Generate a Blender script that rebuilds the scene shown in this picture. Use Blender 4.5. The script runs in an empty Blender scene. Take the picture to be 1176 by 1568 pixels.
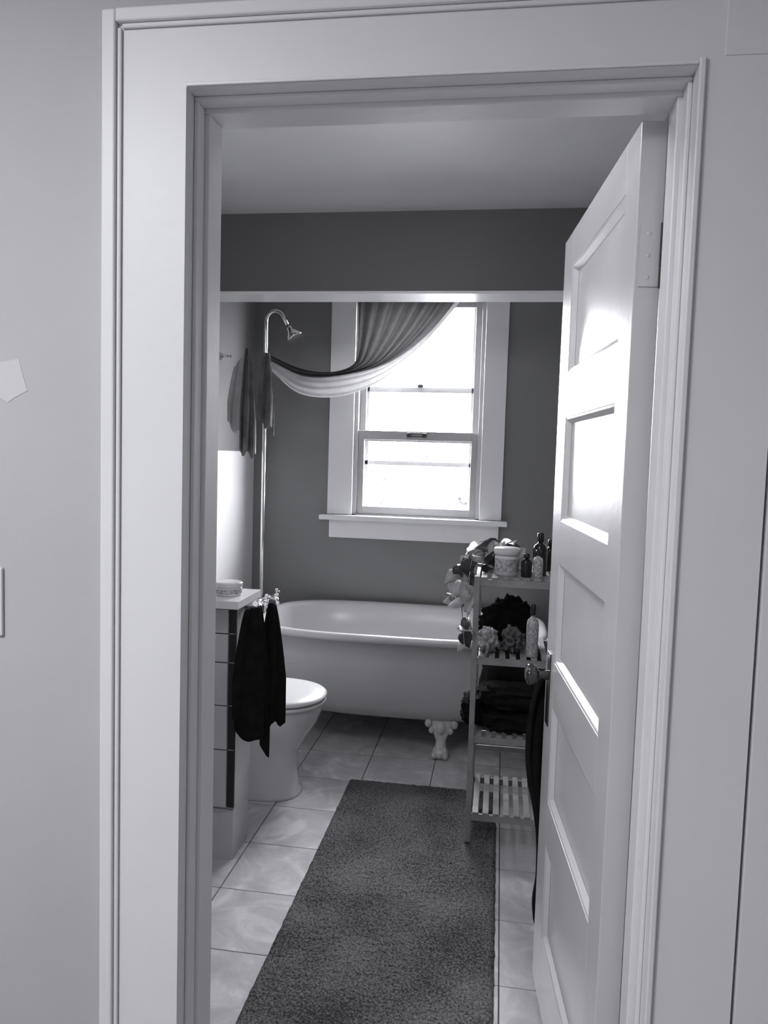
import bpy, bmesh, math, random
from mathutils import Vector, Matrix, noise
random.seed(7)
S = bpy.context.scene
H = 1.42            # camera height

# ------------------------------------------------------------------ materials
def mat(name, g, rough=0.5, bump=0.0, bscale=40.0, var=0.0, vscale=6.0, metal=0.0, spec=0.5,
        coat=0.0, trans=0.0, tint=1.01):
    m = bpy.data.materials.new(name); m.use_nodes = True
    nt = m.node_tree; N = nt.nodes; L = nt.links
    p = N['Principled BSDF']; out = N['Material Output']
    p.inputs['Roughness'].default_value = rough
    p.inputs['Metallic'].default_value = metal
    p.inputs['Specular IOR Level'].default_value = spec
    p.inputs['Coat Weight'].default_value = coat
    tc = N.new('ShaderNodeTexCoord')
    nz = N.new('ShaderNodeTexNoise'); nz.inputs['Scale'].default_value = vscale
    nz.inputs['Detail'].default_value = 5
    L.new(tc.outputs['Object'], nz.inputs['Vector'])
    cr = N.new('ShaderNodeValToRGB')
    lo, hi = g*(1-var), min(1, g*(1+var))
    cr.color_ramp.elements[0].position = 0.3; cr.color_ramp.elements[1].position = 0.7
    cr.color_ramp.elements[0].color = (lo, lo, lo*tint, 1)
    cr.color_ramp.elements[1].color = (hi, hi, min(1, hi*tint), 1)
    L.new(nz.outputs['Fac'], cr.inputs['Fac'])
    L.new(cr.outputs['Color'], p.inputs['Base Color'])
    if bump > 0:
        nb = N.new('ShaderNodeTexNoise'); nb.inputs['Scale'].default_value = bscale
        nb.inputs['Detail'].default_value = 4
        L.new(tc.outputs['Object'], nb.inputs['Vector'])
        b = N.new('ShaderNodeBump'); b.inputs['Strength'].default_value = bump
        b.inputs['Distance'].default_value = 0.01
        L.new(nb.outputs['Fac'], b.inputs['Height'])
        L.new(b.outputs['Normal'], p.inputs['Normal'])
    if trans > 0:
        tr = N.new('ShaderNodeBsdfTranslucent'); L.new(cr.outputs['Color'], tr.inputs['Color'])
        mx = N.new('ShaderNodeMixShader'); mx.inputs[0].default_value = trans
        L.new(p.outputs[0], mx.inputs[1]); L.new(tr.outputs[0], mx.inputs[2])
        L.new(mx.outputs[0], out.inputs['Surface'])
    return m

M = {}
M['hall'] = mat('hall_paint', .50, .6, .04, 90, .03, 3)
M['trim'] = mat('trim_gloss_paint', .80, .28, .04, 60, .02, 4)
M['casing'] = mat('casing_satin_paint', .78, .45, .04, 60, .02, 4)
M['sash'] = mat('sash_paint', .46, .35, .04, 60, .02, 4)
M['doorp'] = mat('door_gloss_paint', .64, .27, .05, 45, .02, 4)
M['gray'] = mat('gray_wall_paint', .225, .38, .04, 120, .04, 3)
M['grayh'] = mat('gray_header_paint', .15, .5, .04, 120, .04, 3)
M['ceil'] = mat('ceiling_paint', .86, .45, .04, 30, .02, 3)
M['porc'] = mat('porcelain', .72, .12, 0, 1, .01, 3, coat=.3)
M['enamel'] = mat('tub_enamel', .60, .22, .03, 10, .02, 3)
M['chrome'] = mat('chrome', .75, .15, 0, 1, 0, 1, metal=1)
M['dark'] = mat('flat_black', .02, .5, 0, 1, .1, 8)
M['cab'] = mat('cabinet_paint', .56, .45, .04, 60, .03, 5)
M['bamboo'] = mat('bamboo', .34, .45, .1, 60, .15, 25)
M['tdark'] = mat('dark_terry', .016, .95, .5, 350, .3, 20, spec=.12)
M['tmid'] = mat('grey_terry', .17, .95, .5, 350, .2, 20, spec=.1)
M['tlight'] = mat('light_terry', .50, .95, .5, 350, .1, 20, spec=.1)
M['curt'] = mat('curtain_cloth', .10, .9, .2, 200, .08, 30, trans=.18, spec=.1)
M['lin'] = mat('curtain_lining', .55, .85, .2, 200, .05, 30, trans=.2, spec=.1)
M['plast'] = mat('plastic_white', .72, .3, 0, 1, .02, 4)
M['label'] = mat('label_print', .45, .5, 0, 1, .5, 120)
M['bottle'] = mat('dark_bottle', .02, .15, 0, 1, .1, 5)
M['leaf'] = mat('pale_leaf', .50, .4, .1, 60, .3, 30, trans=.2)
M['leafd'] = mat('dark_leaf', .07, .4, .1, 60, .35, 30)
M['patch'] = mat('painted_light_patch', .62, .4, .05, 60, .02, 10)
M['knob'] = mat('knob_dark', .05, .12, 0, 1, .1, 5, spec=.8)
M['hedge'] = mat('foliage', .088, .9, 0, 6, .12, 5, spec=.0, trans=.5)
M['grass'] = mat('lawn', .12, .9, .5, 6, .3, 2)
M['grout'] = mat('grout', .13, .9, .1, 200, .1, 20)

# marble tile
def marble():
    m = bpy.data.materials.new('marble_tile'); m.use_nodes = True
    N = m.node_tree.nodes; L = m.node_tree.links; p = N['Principled BSDF']
    p.inputs['Roughness'].default_value = .28
    tc = N.new('ShaderNodeTexCoord')
    add = N.new('ShaderNodeVectorMath'); add.operation = 'ADD'; add.inputs[1].default_value = (.85+3, -2.01+3, 0)
    sn = N.new('ShaderNodeVectorMath'); sn.operation = 'SNAP'; sn.inputs[1].default_value = (.3, .3, .3)
    wn = N.new('ShaderNodeTexWhiteNoise')
    sc = N.new('ShaderNodeVectorMath'); sc.operation = 'SCALE'; sc.inputs['Scale'].default_value = 9
    ad2 = N.new('ShaderNodeVectorMath'); ad2.operation = 'ADD'
    L.new(tc.outputs['Object'], add.inputs[0]); L.new(add.outputs[0], sn.inputs[0])
    L.new(sn.outputs[0], wn.inputs['Vector']); L.new(wn.outputs['Color'], sc.inputs[0])
    L.new(tc.outputs['Object'], ad2.inputs[0]); L.new(sc.outputs[0], ad2.inputs[1])
    n1 = N.new('ShaderNodeTexNoise'); n1.inputs['Scale'].default_value = 5; n1.inputs['Detail'].default_value = 7
    n1.inputs['Distortion'].default_value = 1.6; n1.inputs['Roughness'].default_value = .62
    L.new(ad2.outputs[0], n1.inputs['Vector'])
    cr = N.new('ShaderNodeValToRGB'); e = cr.color_ramp.elements
    e[0].position = .33; e[0].color = (.47, .47, .48, 1); e[1].position = .52; e[1].color = (.58, .58, .59, 1)
    x = e.new(.66); x.color = (.74, .74, .75, 1)
    L.new(n1.outputs['Fac'], cr.inputs['Fac']); L.new(cr.outputs['Color'], p.inputs['Base Color'])
    return m
M['tile'] = marble()

def rugmat():
    m = bpy.data.materials.new('rug_pile'); m.use_nodes = True
    N = m.node_tree.nodes; L = m.node_tree.links; p = N['Principled BSDF']
    p.inputs['Roughness'].default_value = 1; p.inputs['Specular IOR Level'].default_value = .05
    tc = N.new('ShaderNodeTexCoord')
    n1 = N.new('ShaderNodeTexNoise'); n1.inputs['Scale'].default_value = 4; n1.inputs['Detail'].default_value = 3
    n2 = N.new('ShaderNodeTexNoise'); n2.inputs['Scale'].default_value = 150; n2.inputs['Detail'].default_value = 5
    for n in (n1, n2): L.new(tc.outputs['Object'], n.inputs['Vector'])
    mx = N.new('ShaderNodeMix'); mx.data_type='FLOAT'; mx.inputs[0].default_value=.3
    L.new(n2.outputs['Fac'], mx.inputs[2]); L.new(n1.outputs['Fac'], mx.inputs[3])
    cr = N.new('ShaderNodeValToRGB'); e = cr.color_ramp.elements
    e[0].position = .40; e[0].color = (.060, .060, .061, 1); e[1].position = .60; e[1].color = (.23, .23, .233, 1)
    L.new(mx.outputs[0], cr.inputs['Fac']); L.new(cr.outputs['Color'], p.inputs['Base Color'])
    b = N.new('ShaderNodeBump'); b.inputs['Strength'].default_value = .8; b.inputs['Distance'].default_value = .006
    L.new(n2.outputs['Fac'], b.inputs['Height']); L.new(b.outputs['Normal'], p.inputs['Normal'])
    return m
M['rug'] = rugmat()

def glassmat():
    m = bpy.data.materials.new('window_glass'); m.use_nodes = True
    N = m.node_tree.nodes; L = m.node_tree.links; N.remove(N['Principled BSDF'])
    t = N.new('ShaderNodeBsdfTransparent'); g = N.new('ShaderNodeBsdfGlossy'); g.inputs['Roughness'].default_value = .02
    mx = N.new('ShaderNodeMixShader'); mx.inputs[0].default_value = .05
    L.new(t.outputs[0], mx.inputs[1]); L.new(g.outputs[0], mx.inputs[2])
    L.new(mx.outputs[0], N['Material Output'].inputs['Surface'])
    return m
M['glass'] = glassmat()

# ------------------------------------------------------------------ mesh builder
class MB:
    def __init__(s, name, bevel=0.0, loc=(0,0,0), rotz=0, parent=None):
        s.name=name; s.bm=bmesh.new(); s.mats=[]; s.bevel=bevel; s.loc=loc; s.rotz=rotz; s.parent=parent
    def mi(s, k):
        if k not in s.mats: s.mats.append(k)
        return s.mats.index(k)
    def face(s, vs, k, smooth=False):
        try: f = s.bm.faces.new(vs)
        except ValueError: return
        f.material_index = s.mi(k); f.smooth = smooth
    def box(s, a, b, k):
        x0,y0,z0=a; x1,y1,z1=b
        v=[s.bm.verts.new(p) for p in [(x0,y0,z0),(x1,y0,z0),(x1,y1,z0),(x0,y1,z0),(x0,y0,z1),(x1,y0,z1),(x1,y1,z1),(x0,y1,z1)]]
        for q in [(0,3,2,1),(4,5,6,7),(0,1,5,4),(1,2,6,5),(2,3,7,6),(3,0,4,7)]:
            s.face([v[i] for i in q], k)
    def rings(s, rings, k, cap0=True, cap1=True, closed=True, smooth=True):
        R=[[s.bm.verts.new(p) for p in r] for r in rings]
        n=len(R[0])
        for a,b in zip(R[:-1],R[1:]):
            for i in range(n if closed else n-1):
                j=(i+1)%n
                s.face([a[i],a[j],b[j],b[i]], k, smooth)
        if cap0: s.face(list(reversed(R[0])), k, False)
        if cap1: s.face(R[-1], k, False)
    def lathe(s, c, prof, k, n=24, axis='z', caps=True):
        rs=[]
        for r,h in prof:
            ring=[]
            for i in range(n):
                t=2*math.pi*i/n
                a,b=r*math.cos(t), r*math.sin(t)
                if axis=='z': p=(c[0]+a,c[1]+b,c[2]+h)
                elif axis=='x': p=(c[0]+h,c[1]+a,c[2]+b)
                else: p=(c[0]+b,c[1]+h,c[2]+a)
                ring.append(p)
            rs.append(ring)
        s.rings(rs,k,caps,caps)
    def tube(s, pts, r, k, n=12):
        pts=[Vector(p) for p in pts]; rs=[]
        up=Vector((0.13,0.97,0.21)).normalized()
        for i,p in enumerate(pts):
            d=(pts[min(i+1,len(pts)-1)]-pts[max(i-1,0)]).normalized()
            a=d.cross(up).normalized(); b=d.cross(a).normalized()
            rr = r[i] if isinstance(r,(list,tuple)) else r
            rs.append([p+a*rr*math.cos(2*math.pi*j/n)+b*rr*math.sin(2*math.pi*j/n) for j in range(n)])
        s.rings(rs,k)
    def ball(s, c, r, k, n=16, m=10):
        if not isinstance(r,(tuple,list)): r=(r,r,r)
        rs=[]
        for j in range(m+1):
            ph=math.pi*(j+.02)/(m+.04)
            rs.append([(c[0]+r[0]*math.sin(ph)*math.cos(2*math.pi*i/n), c[1]+r[1]*math.sin(ph)*math.sin(2*math.pi*i/n), c[2]-r[2]*math.cos(ph)) for i in range(n)])
        s.rings(rs,k)
    def grid(s, fn, nu, nv, k):
        G=[[s.bm.verts.new(fn(i/(nu-1),j/(nv-1))) for i in range(nu)] for j in range(nv)]
        for j in range(nv-1):
            for i in range(nu-1):
                s.face([G[j][i],G[j][i+1],G[j+1][i+1],G[j+1][i]], k, True)
    def done(s, solid=0, sub=0, recalc=True):
        if recalc: bmesh.ops.recalc_face_normals(s.bm, faces=s.bm.faces)
        me=bpy.data.meshes.new(s.name); s.bm.to_mesh(me); s.bm.free()
        for k in s.mats: me.materials.append(M[k])
        o=bpy.data.objects.new(s.name,me); S.collection.objects.link(o)
        o.location=s.loc; o.rotation_euler=(0,0,s.rotz)
        if s.parent: o.parent=s.parent
        if solid:
            md=o.modifiers.new('sol','SOLIDIFY'); md.thickness=solid; md.offset=0
        if s.bevel:
            md=o.modifiers.new('bev','BEVEL'); md.width=s.bevel; md.segments=2; md.limit_method='ANGLE'; md.angle_limit=.7
        if sub:
            md=o.modifiers.new('sub','SUBSURF'); md.levels=sub; md.render_levels=sub
        return o
def empty(name):
    e=bpy.data.objects.new(name,None); S.collection.objects.link(e); e.empty_display_size=.1; return e
def sell(cx,cy,z,a,b,n=2.0,N=48):
    r=[]
    for i in range(N):
        t=2*math.pi*i/N; c,s_=math.cos(t),math.sin(t)
        r.append((cx+a*math.copysign(abs(c)**(2/n),c), cy+b*math.copysign(abs(s_)**(2/n),s_), z))
    return r
def catmull(P,n):
    P=[Vector(p) for p in P]; Q=[P[0]*2-P[1]]+P+[P[-1]*2-P[-2]]; out=[]
    for i in range(1,len(Q)-2):
        for j in range(12):
            t=j/12; a,b,c,d=Q[i-1],Q[i],Q[i+1],Q[i+2]
            out.append(.5*((2*b)+(c-a)*t+(2*a-5*b+4*c-d)*t*t+(3*b-a-3*c+d)*t**3))
    out.append(P[-1])
    L=[0]
    for a,b in zip(out[:-1],out[1:]): L.append(L[-1]+(b-a).length)
    res=[]; k=0
    for i in range(n):
        l=L[-1]*i/(n-1)
        while k<len(L)-2 and L[k+1]<l: k+=1
        f=(l-L[k])/max(1e-9,L[k+1]-L[k]); res.append(out[k].lerp(out[k+1],min(1,f)))
    return res

# ------------------------------------------------------------------ room shell
XL,XR,YB,ZC = -1.44,.45,4.35,2.46
b=MB('floor')
b.box((-2.3,-1.7,-.12),(1.7,4.45,-.004),'grout')
x=-.85-.3*2
while x<.46:
    y=2.01-.3*3
    while y<4.4:
        x0,x1,y0,y1=max(x+.002,XL),min(x+.298,XR),max(y+.002,1.2),min(y+.298,YB)
        if x1>x0 and y1>y0: b.box((x0,y0,-.006),(x1,y1,0),'tile')
        y+=.3
    x+=.3
b.box((-2.3,-1.7,-.004),(1.7,1.11,0),'bamboo')
b.done()
b=MB('ceiling'); b.box((-2.3,-1.7,ZC),(1.7,4.45,ZC+.1),'ceil'); b.done()
b=MB('wall_left'); b.box((XL-.1,1.36,0),(XL,4.45,ZC),'gray'); b.done()
b=MB('wall_right'); b.box((XR,1.36,0),(XR+.1,4.45,ZC),'gray'); b.done()
b=MB('wall_front')
b.box((-2.3,1.22,0),(-.535,1.36,ZC),'hall'); b.box((.275,1.22,0),(1.7,1.36,ZC),'hall'); b.box((-.535,1.22,2.012),(.275,1.36,ZC),'hall'); b.done()
b=MB('wall_hall_left'); b.box((-2.4,-1.7,0),(-2.3,1.36,ZC),'hall'); b.done()
b=MB('wall_hall_right'); b.box((1.7,-1.7,0),(1.8,1.36,ZC),'hall'); b.done()
b=MB('wall_hall_back'); b.box((-2.4,-1.8,0),(1.8,-1.7,ZC),'hall'); b.done()
WX0,WX1,WZ0,WZ1=-.84,-.113,1.05,2.33
b=MB('wall_back')
b.box((XL,YB,0),(WX0,YB+.12,ZC),'gray'); b.box((WX1,YB,0),(XR,YB+.12,ZC),'gray')
b.box((WX0,YB,0),(WX1,YB+.12,WZ0),'gray'); b.box((WX0,YB,WZ1),(WX1,YB+.12,ZC),'gray'); b.done()
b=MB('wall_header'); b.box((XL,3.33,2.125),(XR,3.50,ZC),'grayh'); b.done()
b=MB('trim_header',.002); b.box((XL,3.325,2.113),(XR,3.505,2.125),'trim'); b.done()
b=MB('baseboard_back',.003); b.box((XL+.012,YB-.015,0),(XR,YB,.12),'trim'); b.done()
# white panel added to colour in window light on the left wall
b=MB('painted_light_panel_left',.003); b.box((XL,2.67,0),(XL+.008,YB,1.42),'trim'); b.done()

# ------------------------------------------------------------------ window
W=empty('window_1')
b=MB('casing',.003,parent=W)
b.box((-.983,YB-.022,1.075),(WX0,YB,2.36),'trim'); b.box((WX1,YB-.022,1.075),(.012,YB,2.36),'trim')
b.box((-.983,YB-.022,2.33),(.012,YB,2.44),'trim')
b.box((-1.02,YB-.07,1.045),(.045,YB+.02,1.073),'trim')      # stool
b.box((-.97,YB-.02,.94),(0,YB,1.045),'trim')                 # apron
b.done()
b=MB('jamb_and_sashes',.002,parent=W)
b.box((WX0,YB,WZ0),(WX0+.022,YB+.12,WZ1),'sash'); b.box((WX1-.022,YB,WZ0),(WX1,YB+.12,WZ1),'sash')
b.box((WX0,YB,WZ1-.02),(WX1,YB+.12,WZ1),'sash'); b.box((WX0,YB,WZ0),(WX1,YB+.12,WZ0+.03),'sash')
sx0,sx1=WX0+.022,WX1-.022
def sash(y0,y1,z0,z1,rb,rt,st):
    b.box((sx0,y0,z0),(sx0+st,y1,z1),'sash'); b.box((sx1-st,y0,z0),(sx1,y1,z1),'sash')
    b.box((sx0+st,y0,z0),(sx1-st,y1,z0+rb),'sash'); b.box((sx0+st,y0,z1-rt),(sx1-st,y1,z1),'sash')
sash(YB+.012,YB+.042,WZ0+.03,1.56,.045,.05,.036)
sash(YB+.045,YB+.075,1.50,WZ1-.02,.04,.05,.036)
b.box((sx0,YB+.078,1.365),(sx1,YB+.092,1.390),'sash'); b.box((sx0,YB+.078,1.785),(sx1,YB+.092,1.815),'sash')
b.box((sx0,YB+.078,1.08),(sx0+.05,YB+.092,2.31),'sash'); b.box((sx1-.05,YB+.078,1.08),(sx1,YB+.092,2.31),'sash')
b.done()
b=MB('sash_latch',.001,parent=W)
b.box((-.535,YB-.002,1.545),(-.425,YB+.012,1.552),'knob'); b.box((-.535,YB-.012,1.525),(-.515,YB+.012,1.55),'knob'); b.box((-.445,YB-.012,1.525),(-.425,YB+.012,1.55),'knob')
b.box((-.52,YB-.012,1.527),(-.44,YB-.006,1.534),'knob')
b.ball((-.475,YB+.07,1.822),(.02,.01,.012),'knob'); b.done()
b=MB('glass_pane',parent=W); b.box((sx0+.01,YB+.025,1.1),(sx1-.01,YB+.028,1.54),'glass'); b.box((sx0+.01,YB+.058,1.52),(sx1-.01,YB+.061,2.3),'glass'); b.done()

# ------------------------------------------------------------------ exterior
b=MB('lawn'); b.box((-30,4.7,-1.3),(30,60,-1.2),'grass'); b.done()
b=MB('garden_tree')
for i in range(9000):
    th=random.uniform(-3.6,1.6)
    top=1.45+.5*noise.noise(Vector((th*1.4,3,0)))
    c=Vector((th,random.uniform(9.5,11.5),random.uniform(-.4,top)))
    if noise.noise(c*1.6)<-.12: continue
    s_=random.uniform(.035,.085)
    d=Vector((random.gauss(0,1),random.gauss(0,1),random.gauss(0,1))).normalized()
    e=d.orthogonal().normalized()*s_*.5; d=d*s_
    b.face([b.bm.verts.new(c-d),b.bm.verts.new(c+e),b.bm.verts.new(c+d),b.bm.verts.new(c-e)],'hedge')
for q in (-2.6,-1.2,.2):
    b.tube([(q,10.3,-1.19),(q-.05,10.3,0),(q+.1,10.3,.9)],[.08,.06,.03],'hedge')
b.done(recalc=False)

# ------------------------------------------------------------------ door frame (hall side)
JL,JR,JT=-.517,.257,1.992
b=MB('trim_casing_left')
b.box((-.64,1.200,0),(JL,1.22,JT),'casing'); b.done()
b=MB('trim_backband',.004)
b.box((-.655,1.188,0),(-.632,1.2195,2.112),'casing'); b.box((-.632,1.194,0),(-.624,1.1998,2.086),'casing')
b.box((-.632,1.188,2.092),(1.2,1.2195,2.113),'casing'); b.box((-.624,1.194,2.084),(1.2,1.1998,2.092),'casing')
b.done()
b=MB('trim_casing_head')
b.box((-.64,1.2,JT),(1.2,1.22,2.095),'casing'); b.done()
b=MB('trim_casing_right')
b.box((JR,1.2,0),(.384,1.22,JT),'casing'); b.done()
b=MB('trim_inner_bead',.003)
b.box((JR,1.193,0),(JR+.009,1.1998,JT+.009),'trim'); b.box((JL,1.196,JT),(JR,1.1998,JT+.006),'trim')
b.done()
b=MB('trim_casing_closet',.0025)
b.box((.389,1.197,0),(.52,1.22,1.99),'casing'); b.box((.292,1.1985,2.003),(1.2,1.2,2.082),'casing')
b.done()
b=MB('trim_jamb',.002)
b.box((-.5345,1.2202,0),(JL,1.36,2.01),'trim'); b.box((JR,1.2202,0),(.2745,1.36,2.01),'trim'); b.box((JL,1.2202,JT),(JR,1.36,2.0118),'trim')
for (w,y0,y1) in ((.007,1.232,1.262),(.015,1.262,1.322)):
    b.box((JL,y0,0),(JL+w,y1,JT-w),'trim'); b.box((JR-w,y0,0),(JR,y1,JT-w),'trim'); b.box((JL,y0,JT-w),(JR,y1,JT),'trim')
b.done()
b=MB('door_2',.002)   # closet door beyond the neighbouring casing
b.box((.525,1.205,0.01),(1.2,1.2195,1.985),'doorp'); b.box((.62,1.198,1.2),(1.1,1.206,1.22),'doorp')
b.done()
b=MB('light_switch',.002); b.box((-.925,1.213,1.085),(-.852,1.22,1.205),'plast'); b.box((-.894,1.205,1.135),(-.883,1.214,1.155),'plast'); b.done()
b=MB('wall_light_patch')  # pale flat shape that colours in a patch of light on the wall
pts=[(-.91,1.55),(-.845,1.562),(-.822,1.566),(-.816,1.545),(-.806,1.512),(-.83,1.50),(-.842,1.492),(-.86,1.50),(-.915,1.512)]
b.rings([[(x,1.2199,z) for x,z in pts],[(x,1.2193,z) for x,z in pts]],'patch',smooth=False); b.done()

# ------------------------------------------------------------------ bathroom door
D=empty('door_1'); D.location=(.204,1.34,0); D.rotation_euler=(0,0,math.atan2(.996,-.0891))
DW,T=.72,.042; DB,DT=.02,1.975
b=MB('slab',.0015,parent=D)
px0,px1=.092,.60
pan=[(1.635,1.888),(1.272,1.525),(.915,1.165),(.555,.80),(.195,.44)]
b.box((0,-T,DB),(px0,0,DT),'doorp'); b.box((px1,-T,DB),(DW,0,DT),'doorp')
zz=[DT]+[q for p_ in pan for q in (p_[1],p_[0])]+[DB]
for i in range(0,len(zz),2): b.box((px0,-T,zz[i+1]),(px1,0,zz[i]),'doorp')
for z0,z1 in pan:
    b.box((px0,-T+.014,z0),(px1,-.014,z1),'doorp')
    for sgn in (0,1):
        yo,yi=(0-.001,-.0135) if sgn==0 else (-T+.001,-T+.0135)
        w=.014
        o=[(px0,yo,z0),(px1,yo,z0),(px1,yo,z1),(px0,yo,z1)]
        i_=[(px0+w,yi,z0+w),(px1-w,yi,z0+w),(px1-w,yi,z1-w),(px0+w,yi,z1-w)]
        mid=[(px0+w*.35,yo+(yi-yo)*.15,z0+w*.35),(px1-w*.35,yo+(yi-yo)*.15,z0+w*.35),(px1-w*.35,yo+(yi-yo)*.15,z1-w*.35),(px0+w*.35,yo+(yi-yo)*.15,z1-w*.35)]
        b.rings([o,mid,i_],'doorp',False,False,smooth=False)
b.done()
b=MB('hinges',.001,parent=D)
for z in (1.76,.25):
    b.box((-.003,-T+.004,z-.05),(.0005,-.006,z+.05),'doorp')
    b.lathe((-.004,-T-.002,z-.052),[(.006,0),(.006,.034),(.005,.035),(.006,.036),(.006,.068),(.005,.069),(.006,.07),(.006,.104)],'knob',12)
    for q in (-.035,0,.035): b.ball((-.003,-.02,z+q),(.001,.004,.004),'doorp',8,6)
b.done()
b=MB('knob',.001,parent=D)
kz=.865; kx=DW-.055
for sg,y0 in ((1,0),(-1,-T)):
    b.box((kx-.022,min(y0,y0+sg*.003),kz-.13),(kx+.022,max(y0,y0+sg*.003),kz+.06),'knob')
    b.lathe((kx,y0,kz),[(.013,0),(.011,sg*.02),(.012,sg*.028),(.024,sg*.034),(.028,sg*.044),(.026,sg*.056),(.014,sg*.062)],'knob',16,axis='y')
b.done()

# ------------------------------------------------------------------ tub
TC=(-.47,3.87)
T_=empty('clawfoot_bathtub')
b=MB('basin',parent=T_)
R=[(.15,.56,.20,3),(.153,.60,.25,3),(.17,.635,.29,3),(.22,.665,.325,3.2),(.32,.69,.355,3.4),(.45,.708,.375,3.4),(.545,.716,.385,3.5),
   (.548,.735,.405,3.5),(.556,.75,.42,3.5),(.570,.756,.427,3.5),(.584,.75,.42,3.5),(.590,.735,.405,3.5),(.586,.715,.388,3.5),(.57,.70,.372,3.5),(.45,.675,.345,3.3),(.30,.62,.30,3),(.24,.56,.24,3),(.225,.40,.15,3)]
b.rings([sell(TC[0],TC[1],z,a*.965,c,n,96) for z,a,c,n in R],'enamel')
b.done()
for fx,fy,sy in ((-.232,3.575,-1),(-.99,3.575,-1),(-.232,4.165,1),(-.99,4.165,1)):
    b=MB('claw_foot',parent=T_)
    prof=[(0,.036,.045,0),(.012,.042,.05,-.004),(.03,.038,.045,-.002),(.05,.026,.03,.005),(.075,.024,.026,.012),(.10,.034,.028,.014),(.125,.052,.03,.02),(.15,.068,.03,.03),(.172,.074,.026,.045),(.188,.055,.02,.06)]
    b.rings([sell(fx,fy-sy*o,z,a,c,2.4,20) for z,a,c,o in prof],'enamel')
    for q in (-.026,0,.026):
        b.ball((fx+q,fy+sy*.036,.0165),(.014,.028,.016),'enamel',10,8)
        b.ball((fx+q*.9,fy+sy*.02,.035),(.010,.018,.016),'enamel',10,8)
    for q in (-1,1):
        b.ball((fx+q*.062,fy-sy*.005,.155),(.018,.016,.02),'enamel',12,8)
        b.ball((fx+q*.045,fy+sy*.002,.125),(.014,.014,.016),'enamel',12,8)
    b.ball((fx,fy+sy*.01,.14),(.022,.018,.034),'enamel',12,8)
    b.done()
# shower riser + faucet
SH=empty('shower_riser'); px,py=-1.222,3.87
b=MB('pipe_and_head',parent=SH)
arc=[(px,py,.62),(px,py,1.0),(px,py,1.5),(px,py,2.0),(px,py,2.07)]
for i in range(9):
    t=math.pi*i/9*.86
    arc.append((px+.048-.048*math.cos(t)+.0, py, 2.09+.05*math.sin(t)))
arc.append((px+.112,py,2.07))
b.tube(arc,.0095,'chrome')
hd=Vector((px+.118,py,2.062)); dr=Vector((.55,0,-.83)).normalized()
b.tube([hd,hd+dr*.012,hd+dr*.02,hd+dr*.05,hd+dr*.062,hd+dr*.066],[.010,.016,.014,.036,.042,.038],'chrome',20)
b.done()
b=MB('faucet',parent=SH)
b.tube([(px,py-.10,.64),(px,py+.10,.64)],.015,'chrome')
b.tube([(px,py,.64),(px+.05,py,.66),(px+.085,py,.65),(px+.095,py,.62)],[.014,.014,.013,.012],'chrome')
for s_ in (-1,1):
    yy=py+s_*.09
    b.tube([(px,yy,.64),(px,yy,.60),(px-.01,yy,.50),(px-.015,yy,.3),(px-.015,yy,.01)],.009,'chrome')
    b.tube([(px,yy,.64),(px+.055,yy,.652)],.01,'chrome')
    c=Vector((px+.06,yy,.655))
    for ang in (0,math.pi/2):
        d=Vector((0,math.cos(ang+.4),math.sin(ang+.4)))*.034
        b.tube([c-d,c+d],.006,'chrome',8); b.ball(c+d,.009,'chrome',8,6); b.ball(c-d,.009,'chrome',8,6)
    b.ball(c,.011,'chrome',10,8)
b.done()

# ------------------------------------------------------------------ curtain
inner=[(-.815,4.25,2.385),(-.815,4.22,2.30),(-.81,4.2,1.99),(-.838,4.15,1.893),(-.948,4.08,1.852),(-1.071,4.0,1.862),(-1.205,3.9,1.914)]
mid=[(-.20,4.25,2.385),(-.271,4.22,2.27),(-.421,4.2,2.079),(-.605,4.15,1.928),(-.805,4.08,1.851),(-1.034,4.0,1.822),(-1.205,3.9,1.893)]
outer=[(-.15,4.25,2.385),(-.243,4.22,2.27),(-.336,4.2,2.149),(-.466,4.15,1.991),(-.662,4.08,1.808),(-.856,4.0,1.722),(-1.055,3.94,1.729),(-1.205,3.9,1.845)]
NV=60
CI,CM,CO=catmull(inner,NV),catmull(mid,NV),catmull(outer,NV)
C=empty('window_curtain')
b=MB('drape',parent=C)
def cf(u,v):
    j=min(NV-1,int(round(v*(NV-1)))); p=CI[j].lerp(CM[j],u)
    a=.018*(1-.75*v)
    return p+Vector((0.006*math.sin(u*40+1)*(1-v), a*math.sin(u*2*math.pi*7+2*v+.7*math.sin(u*9)), 0.006*math.sin(u*30)*v))
b.grid(cf,110,NV,'curt'); b.done(recalc=False)
b=MB('lining',parent=C)
def cl(u,v):
    j=min(NV-1,int(round(v*(NV-1)))); p=CM[j].lerp(CO[j],u)
    return p+Vector((0,-.012*math.sin(u*math.pi)-.008*math.sin(u*2*math.pi*3+3*v)*math.sin(math.pi*v),0.0))
b.grid(cl,40,NV,'lin'); b.done(recalc=False)
b=MB('rod',parent=C); b.tube([(-.97,4.25,2.39),(-.01,4.25,2.39)],.008,'chrome')
for xx in (-.95,-.03): b.tube([(xx,4.25,2.39),(xx,4.325,2.39)],.006,'chrome')
b.done()

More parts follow.
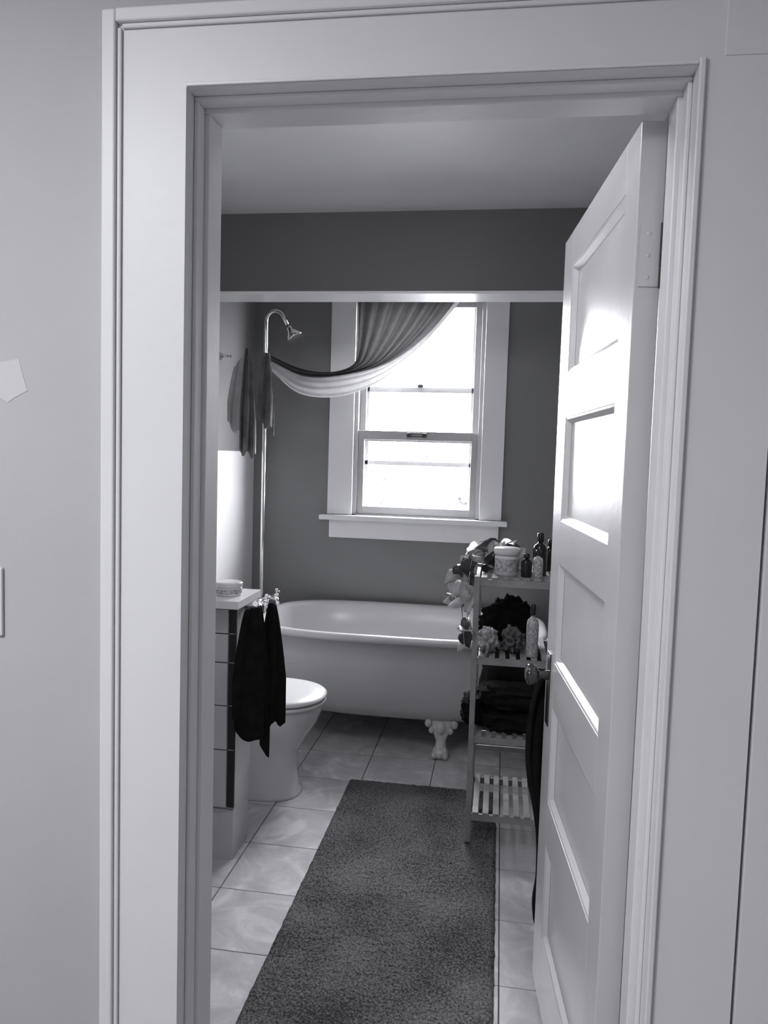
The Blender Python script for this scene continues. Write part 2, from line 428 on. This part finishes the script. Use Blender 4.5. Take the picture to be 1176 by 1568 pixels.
# ------------------------------------------------------------------ hanging towels near shower
def hang(name,k,xc0,xc1,y0,y1,zt,zbl,zbr,folds,amp,gather=.35,parent=None,solid=.006,seed=0,topsag=.0):
    b=MB(name,parent=parent)
    def f(u,v):
        spread=gather+(1-gather)*min(1,(v*1.6))**.7
        cx=(xc0+xc1)/2; x=cx+(xc1-xc0)*(u-.5)*spread
        y=y0+(y1-y0)*u
        yc=(y0+y1)/2; y=yc+(y-yc)*spread
        zb=zbl+(zbr-zbl)*u
        zb+=.02*math.sin(u*math.pi*2*folds+seed)
        z=zt-topsag*abs(u-.5)+(zb-zt)*v
        a=amp*(.4+.6*v)
        ph=u*2*math.pi*folds+seed+.8*v
        nx,ny=(y1-y0),-(xc1-xc0); l=math.hypot(nx,ny) or 1
        o=a*math.sin(ph)+.3*a*math.sin(2.3*ph+1)
        return Vector((x+nx/l*o,y+ny/l*o,z))
    b.grid(f,60,40,k); return b.done(solid=solid,recalc=False)
hang('light_towel','tlight',-1.385,-1.262,3.76,3.84,1.895,1.60,1.44,2.0,.016,.5,seed=1,topsag=.10)
hang('dark_towel','tmid',-1.30,-1.235,3.72,3.74,1.93,1.42,1.40,1.6,.016,.35,seed=2.4)
hang('washcloth','tmid',-1.235,-1.155,3.80,3.81,1.92,1.60,1.51,1.5,.012,.3,seed=.4)
b=MB('towel_hook'); b.lathe((XL,3.80,1.9),[(.02,0),(.018,.006),(.006,.008),(.006,.05),(.009,.056)],'chrome',14,axis='x'); b.done()

# ------------------------------------------------------------------ cabinet
b=MB('bathroom_cabinet',.002)
cx1,cy0,cy1=-.868,2.472,2.65
b.box((XL,cy0+.012,.18),(cx1,cy1,.895),'cab')
b.box((XL,cy0+.006,0),(cx1-.002,cy1-.01,.18),'cab')
b.box((XL,2.42,.895),(-.843,2.665,.922),'trim')
b.box((-.890,cy0,.19),(cx1+.001,cy0+.012,.885),'dark')  # black strip painted in for the shade in the gap beside the drawers
zz=[.19,.395,.55,.70,.80,.885]
for z0,z1 in zip(zz[:-1],zz[1:]):
    b.box((XL+.02,cy0-.006,z0+.002),(-.893,cy0+.012,z1-.002),'cab')
    b.box((-.889,cy0-.002,z0-.001),(cx1-.002,cy0,z0+.001),'cab')
    b.lathe((-.97,cy0-.006,(z0+z1)/2),[(.005,0),(.005,-.012),(.012,-.018),(.012,-.024),(.006,-.028)],'chrome',14,axis='y')
b.done()
b=MB('cosmetic_jar',.001)
b.lathe((-.915,2.53,.922),[(.042,0),(.045,.003),(.045,.028),(.043,.030),(.047,.031),(.047,.044),(.044,.047),(.01,.047)],'plast',32)
b.lathe((-.915,2.53,.922),[(.0455,.008),(.0455,.024)],'label',32,caps=False); b.done()
H_=empty('hanging_towel')
hang('cloth_front','tdark',-.868,-.775,2.435,2.60,.885,.50,.345,1.6,.018,.4,parent=H_,seed=1,solid=.008)
hang('cloth_back','tdark',-.835,-.735,2.60,2.63,.885,.40,.46,1.6,.016,.2,parent=H_,seed=2,solid=.008)
b=MB('ring_hook',parent=H_); b.tube([(-.866,2.56,.875),(-.82,2.56,.875),(-.81,2.56,.89)],.006,'chrome'); b.done()

# ------------------------------------------------------------------ toilet
TO=empty('toilet'); ty=3.05
b=MB('bowl',parent=TO)
def eg(xb,xf,hw,z,n=2.3,N=48):
    c=(xb+xf)/2; return sell(c,ty,z,(xf-xb)/2,hw,n,N)
b.rings([eg(-1.24,-.775,.125,0,2.6),eg(-1.24,-.775,.125,.012,2.6),eg(-1.23,-.79,.115,.03,2.5),eg(-1.23,-.80,.105,.12),eg(-1.23,-.79,.108,.19),eg(-1.24,-.755,.135,.25),eg(-1.24,-.715,.165,.31),eg(-1.24,-.695,.18,.36),eg(-1.24,-.69,.183,.388)],'porc')
b.done()
b=MB('seat_and_lid',parent=TO)
b.rings([eg(-1.17,-.690,.182,.389),eg(-1.175,-.682,.19,.394),eg(-1.175,-.682,.19,.403),eg(-1.17,-.69,.184,.407)],'plast')
b.rings([eg(-1.17,-.688,.184,.410),eg(-1.175,-.680,.192,.414),eg(-1.175,-.680,.192,.422),eg(-1.165,-.69,.18,.431),eg(-1.12,-.75,.13,.434)],'plast')
b.box((-1.20,ty-.09,.389),(-1.16,ty+.09,.42),'plast')
b.done()
b=MB('tank',.015,parent=TO)
b.box((-1.425,ty-.22,.38),(-1.25,ty+.22,.74),'porc'); b.box((-1.428,ty-.23,.742),(-1.24,ty+.23,.775),'porc'); b.box((-1.36,ty-.1,.2),(-1.2,ty+.1,.385),'porc')
b.done()

# ------------------------------------------------------------------ shelf rack
b=MB('bamboo_shelf_rack',.0015)
sx0_,sx1_,sy0,sy1=-.078,.29,2.74,3.09; p=.02
for xx in (sx0_,sx1_-p):
    for yy in (sy0,sy1-p): b.box((xx,yy,.017 if xx<0 else .0),(xx+p,yy+p,1.0),'bamboo')
for z in (.125,.415,.705,.99):
    for yy in (sy0+.003,sy1-p+.003): b.box((sx0_+p,yy,z-.025),(sx1_-p,yy+.014,z),'bamboo')
    for xx in (sx0_+.003,sx1_-p+.003): b.box((xx,sy0+p,z-.025),(xx+.014,sy1-p,z),'bamboo')
    n=9
    for i in range(n):
        xx=sx0_+p+.004+(sx1_-sx0_-2*p-.008-.022)*i/(n-1)
        b.box((xx,sy0+.002,z),(xx+.022,sy1-.002,z+.008),'bamboo')
for z in (.24,.30): b.box((sx0_+p,sy1-p+.004,z),(sx1_-p,sy1-.006,z+.02),'bamboo')
b.done()
zs=.998
b=MB('cream_jar')
c=(.035,2.83,zs)
b.lathe(c,[(.04,0),(.044,.004),(.044,.07),(.040,.075),(.046,.076),(.048,.078),(.048,.096),(.045,.1),(.01,.1)],'plast',32)
b.lathe(c,[(.0446,.015),(.0446,.062)],'label',32,caps=False); b.done()
def bottle(name,x,y,z,r,h,k,neck=.35,cap='bottle'):
    b=MB(name); b.lathe((x,y,z),[(r*.95,0),(r,.004),(r,h*.62),(r*.85,h*.70),(r*neck,h*.76),(r*neck,h*.82)],k,24)
    b.lathe((x,y,z+h*.80),[(r*.5,0),(r*.52,.003),(r*.5,h*.2-.003),(r*.4,h*.2)],cap,20); b.done()
bottle('dropper_bottle',.105,2.80,zs,.02,.085,'bottle')
bottle('shampoo_bottle',.155,2.87,zs,.026,.155,'bottle')
bottle('lotion_bottle',.145,2.80,zs,.018,.10,'label',cap='bottle')
bottle('spray_bottle',.20,2.99,zs,.022,.12,'bottle')
b=MB('lipstick_case',.002); b.tube([(-.045,2.85,zs+.016),(-.025,2.90,zs+.016)],.015,'bottle',16); b.done()
bottle('mouthwash_bottle',.135,2.78,.713,.022,.19,'label',cap='bottle')

def blob(name,c,r,k,seed=0,amp=.25,fr=3.2,n=60,m=36,sq=1.0):
    b=MB(name); rs=[]
    for j in range(m+1):
        ph=math.pi*(j+.05)/(m+.1); ring=[]
        for i in range(n):
            t=2*math.pi*i/n
            d=Vector((math.sin(ph)*math.cos(t),math.sin(ph)*math.sin(t),-math.cos(ph)))
            q=noise.noise(d*fr+Vector((seed*7.3,seed,0)))+.5*noise.noise(d*fr*2.3+Vector((seed*3,0,5)))+.25*noise.noise(d*fr*5)
            s_=1+amp*q*1.6
            e=Vector([math.copysign(abs(w)**sq,w) for w in d])
            z=c[2]+r[2]*e.z*s_
            ring.append((c[0]+r[0]*e.x*s_,c[1]+r[1]*e.y*s_,max(z,c[2]-r[2]*.85)))
        rs.append(ring)
    b.rings(rs,k); b.done()
blob('folded_washcloth',(-.022,2.82,.753),(.034,.06,.045),'tlight',1,.25)
blob('crumpled_cloth',(.067,2.85,.752),(.036,.07,.042),'tmid',2,.3)
blob('dark_pouch',(.05,3.0,.79),(.10,.05,.085),'tdark',3)
blob('toiletry_bag',(.10,3.045,.545),(.14,.03,.135),'dark',4,.08,sq=.6)
blob('folded_towel',(.11,2.85,.462),(.135,.10,.04),'tdark',6,.12,sq=.55)
blob('folded_towel.001',(.10,2.85,.545),(.14,.10,.035),'tdark',8,.15,sq=.6)
blob('folded_towel.002',(-.06,2.90,.475),(.05,.10,.055),'tdark',9,.2,sq=.75)

# plant
P=empty('trailing_pothos')
b=MB('pot',parent=P); b.lathe((-.02,3.02,zs),[(.03,0),(.034,.004),(.042,.06),(.045,.062),(.045,.07),(.038,.07),(.036,.055)],'bottle',24); b.done()
b=MB('vines',parent=P)
leafpos=[]
vines=[[(-.02,3.02,1.06),(-.07,2.97,1.09),(-.115,2.92,1.02),(-.13,2.88,.93),(-.12,2.85,.82),(-.11,2.84,.73)],
       [(-.02,3.02,1.06),(-.06,3.05,1.10),(-.12,3.02,1.04),(-.165,2.98,.94),(-.155,2.95,.87)],
       [(-.02,3.02,1.06),(0,2.95,1.1),(-.01,2.93,1.09),(.02,3.0,1.08)],
       [(-.02,3.02,1.06),(.05,3.03,1.09),(.10,3.04,1.07)],
       [(-.02,3.02,1.06),(-.09,2.93,1.04),(-.10,2.82,.97),(-.10,2.76,.88),(-.095,2.75,.80)]]
for v in vines:
    c=catmull(v,14); b.tube(c,.0022,'leaf',6); leafpos+=c[3:]
b.done()
def leaf(b,p,d,up,s,k):
    d=d.normalized(); a=d.cross(up).normalized(); n=a.cross(d).normalized()
    prof=[(-.05,.0),(-.1,.28),(.05,.44),(.3,.46),(.6,.32),(.85,.13),(1.05,0)]
    ctr=[];Lf=[];Rt=[]
    for t,w in prof:
        sag=-.35*t*t*s
        c0=p+d*(t*s)+n*sag
        ctr.append(b.bm.verts.new(c0 if t!=-.1 else p+d*(0.02*s)))
        Lf.append(b.bm.verts.new(p+d*(t*s)+a*(w*s)+n*(sag+.16*w*s)))
        Rt.append(b.bm.verts.new(p+d*(t*s)-a*(w*s)+n*(sag+.16*w*s)))
    for i in range(len(prof)-1):
        b.face([ctr[i],Lf[i],Lf[i+1],ctr[i+1]],k,True); b.face([ctr[i],ctr[i+1],Rt[i+1],Rt[i]],k,True)
b=MB('leaves',parent=P)
for i,p_ in enumerate(leafpos):
    if i%4==3: continue
    dd=Vector((random.uniform(-1,.3),random.uniform(-1,.3),random.uniform(-.9,.4)))
    leaf(b,p_,dd,Vector((random.uniform(-.5,.5),random.uniform(-1.2,-.3),.8)),random.uniform(.045,.075),'leaf' if random.random()<.7 else 'leafd')
b.done(solid=.0006,recalc=False)

# dark robe hung behind the door, bulging past its free edge
b=MB('bathrobe')
edge=[(.86,.150),(.80,.120),(.72,.106),(.62,.103),(.54,.112),(.46,.130),(.38,.141),(.28,.142),(.21,.134),(.15,.139)]
EC=catmull([(x,2.10,z) for z,x in edge],50)
def rb(u,v):
    e=EC[min(49,int(round(v*49)))]
    x=e.x+(.24-e.x)*u
    return Vector((x, 2.085+.05*math.sin(math.pi*min(1,u*1.2))*.8+.012*math.sin(u*16+3*v)+.05*u, e.z-.02*math.sin(u*9)*v))
b.grid(rb,40,50,'tdark'); b.done(solid=.014,recalc=False)

# ------------------------------------------------------------------ rug
b=MB('bath_rug')
rx0,rx1,ry0,ry1=-.597,.037,1.42,3.21
NX,NY=150,400
def rf(u,v):
    x=rx0+(rx1-rx0)*u; y=ry0+(ry1-ry0)*v
    e=min(u,1-u)*(rx1-rx0); e2=min(v,1-v)*(ry1-ry0); e=min(e,e2)
    h=.012*min(1,(e/.012))**.5 if e>0 else .001
    h+=.0035*noise.noise(Vector((x*55,y*55,0)))*min(1,e/.01)+.002*noise.noise(Vector((x*14,y*14,3)))*min(1,e/.02)+random.uniform(0,.0025)
    jx=.003*noise.noise(Vector((0,y*25,1))) if u in (0,1) else 0
    jy=.004*noise.noise(Vector((x*18,0,1))) if v in (0,1) else 0
    return Vector((x+jx,y+jy,min(.0165,max(h,.001))))
b.grid(rf,NX,NY,'rug'); b.done(recalc=False)

# ------------------------------------------------------------------ lights
w=bpy.data.worlds.new('World'); S.world=w; w.use_nodes=True
bg=w.node_tree.nodes['Background']; bg.inputs[0].default_value=(.98,.98,1.03,1); bg.inputs[1].default_value=40
def area(name,loc,rot,sx,sy,power,portal=False,col=(1,1,1.05)):
    l=bpy.data.lights.new(name,'AREA'); l.shape='RECTANGLE'; l.size=sx; l.size_y=sy; l.energy=power; l.color=col
    if portal: l.cycles.is_portal=True
    o=bpy.data.objects.new(name,l); S.collection.objects.link(o); o.location=loc; o.rotation_euler=rot; return o
area('window_portal',((WX0+WX1)/2,YB+.125,(WZ0+WZ1)/2),(-math.pi/2,0,0),.73,1.28,1,True)
area('hall_ceiling_lamp',(-1.2,-.3,ZC-.03),(0,0,0),.6,.6,44)
l=bpy.data.lights.new('bathroom_fill_point','POINT'); l.energy=10; l.shadow_soft_size=.09; l.color=(1,1,1.04)  # added unseen fill light without fixture, brightens the ceiling near the door
o=bpy.data.objects.new('bathroom_fill_point',l); S.collection.objects.link(o); o.location=(-.5,1.62,2.29)

# ------------------------------------------------------------------ camera
cam=bpy.data.cameras.new('camera'); co=bpy.data.objects.new('camera',cam); S.collection.objects.link(co); S.camera=co
cam.sensor_fit='VERTICAL'; cam.sensor_height=32; cam.lens=32*1178/1568; cam.clip_start=.02
Z=Vector((478,16016,1178)).normalized(); Y=Vector((180,82,-1178)).normalized(); Y=(Y-Z*Y.dot(Z)).normalized(); X=Y.cross(Z)
R3=Matrix((X,Y,Z))   # cam-space -> world
co.matrix_world=Matrix.Translation((0,0,H))@R3.to_4x4()
S.view_settings.view_transform='Standard'
S.view_settings.exposure=.14
S.view_settings.gamma=.92
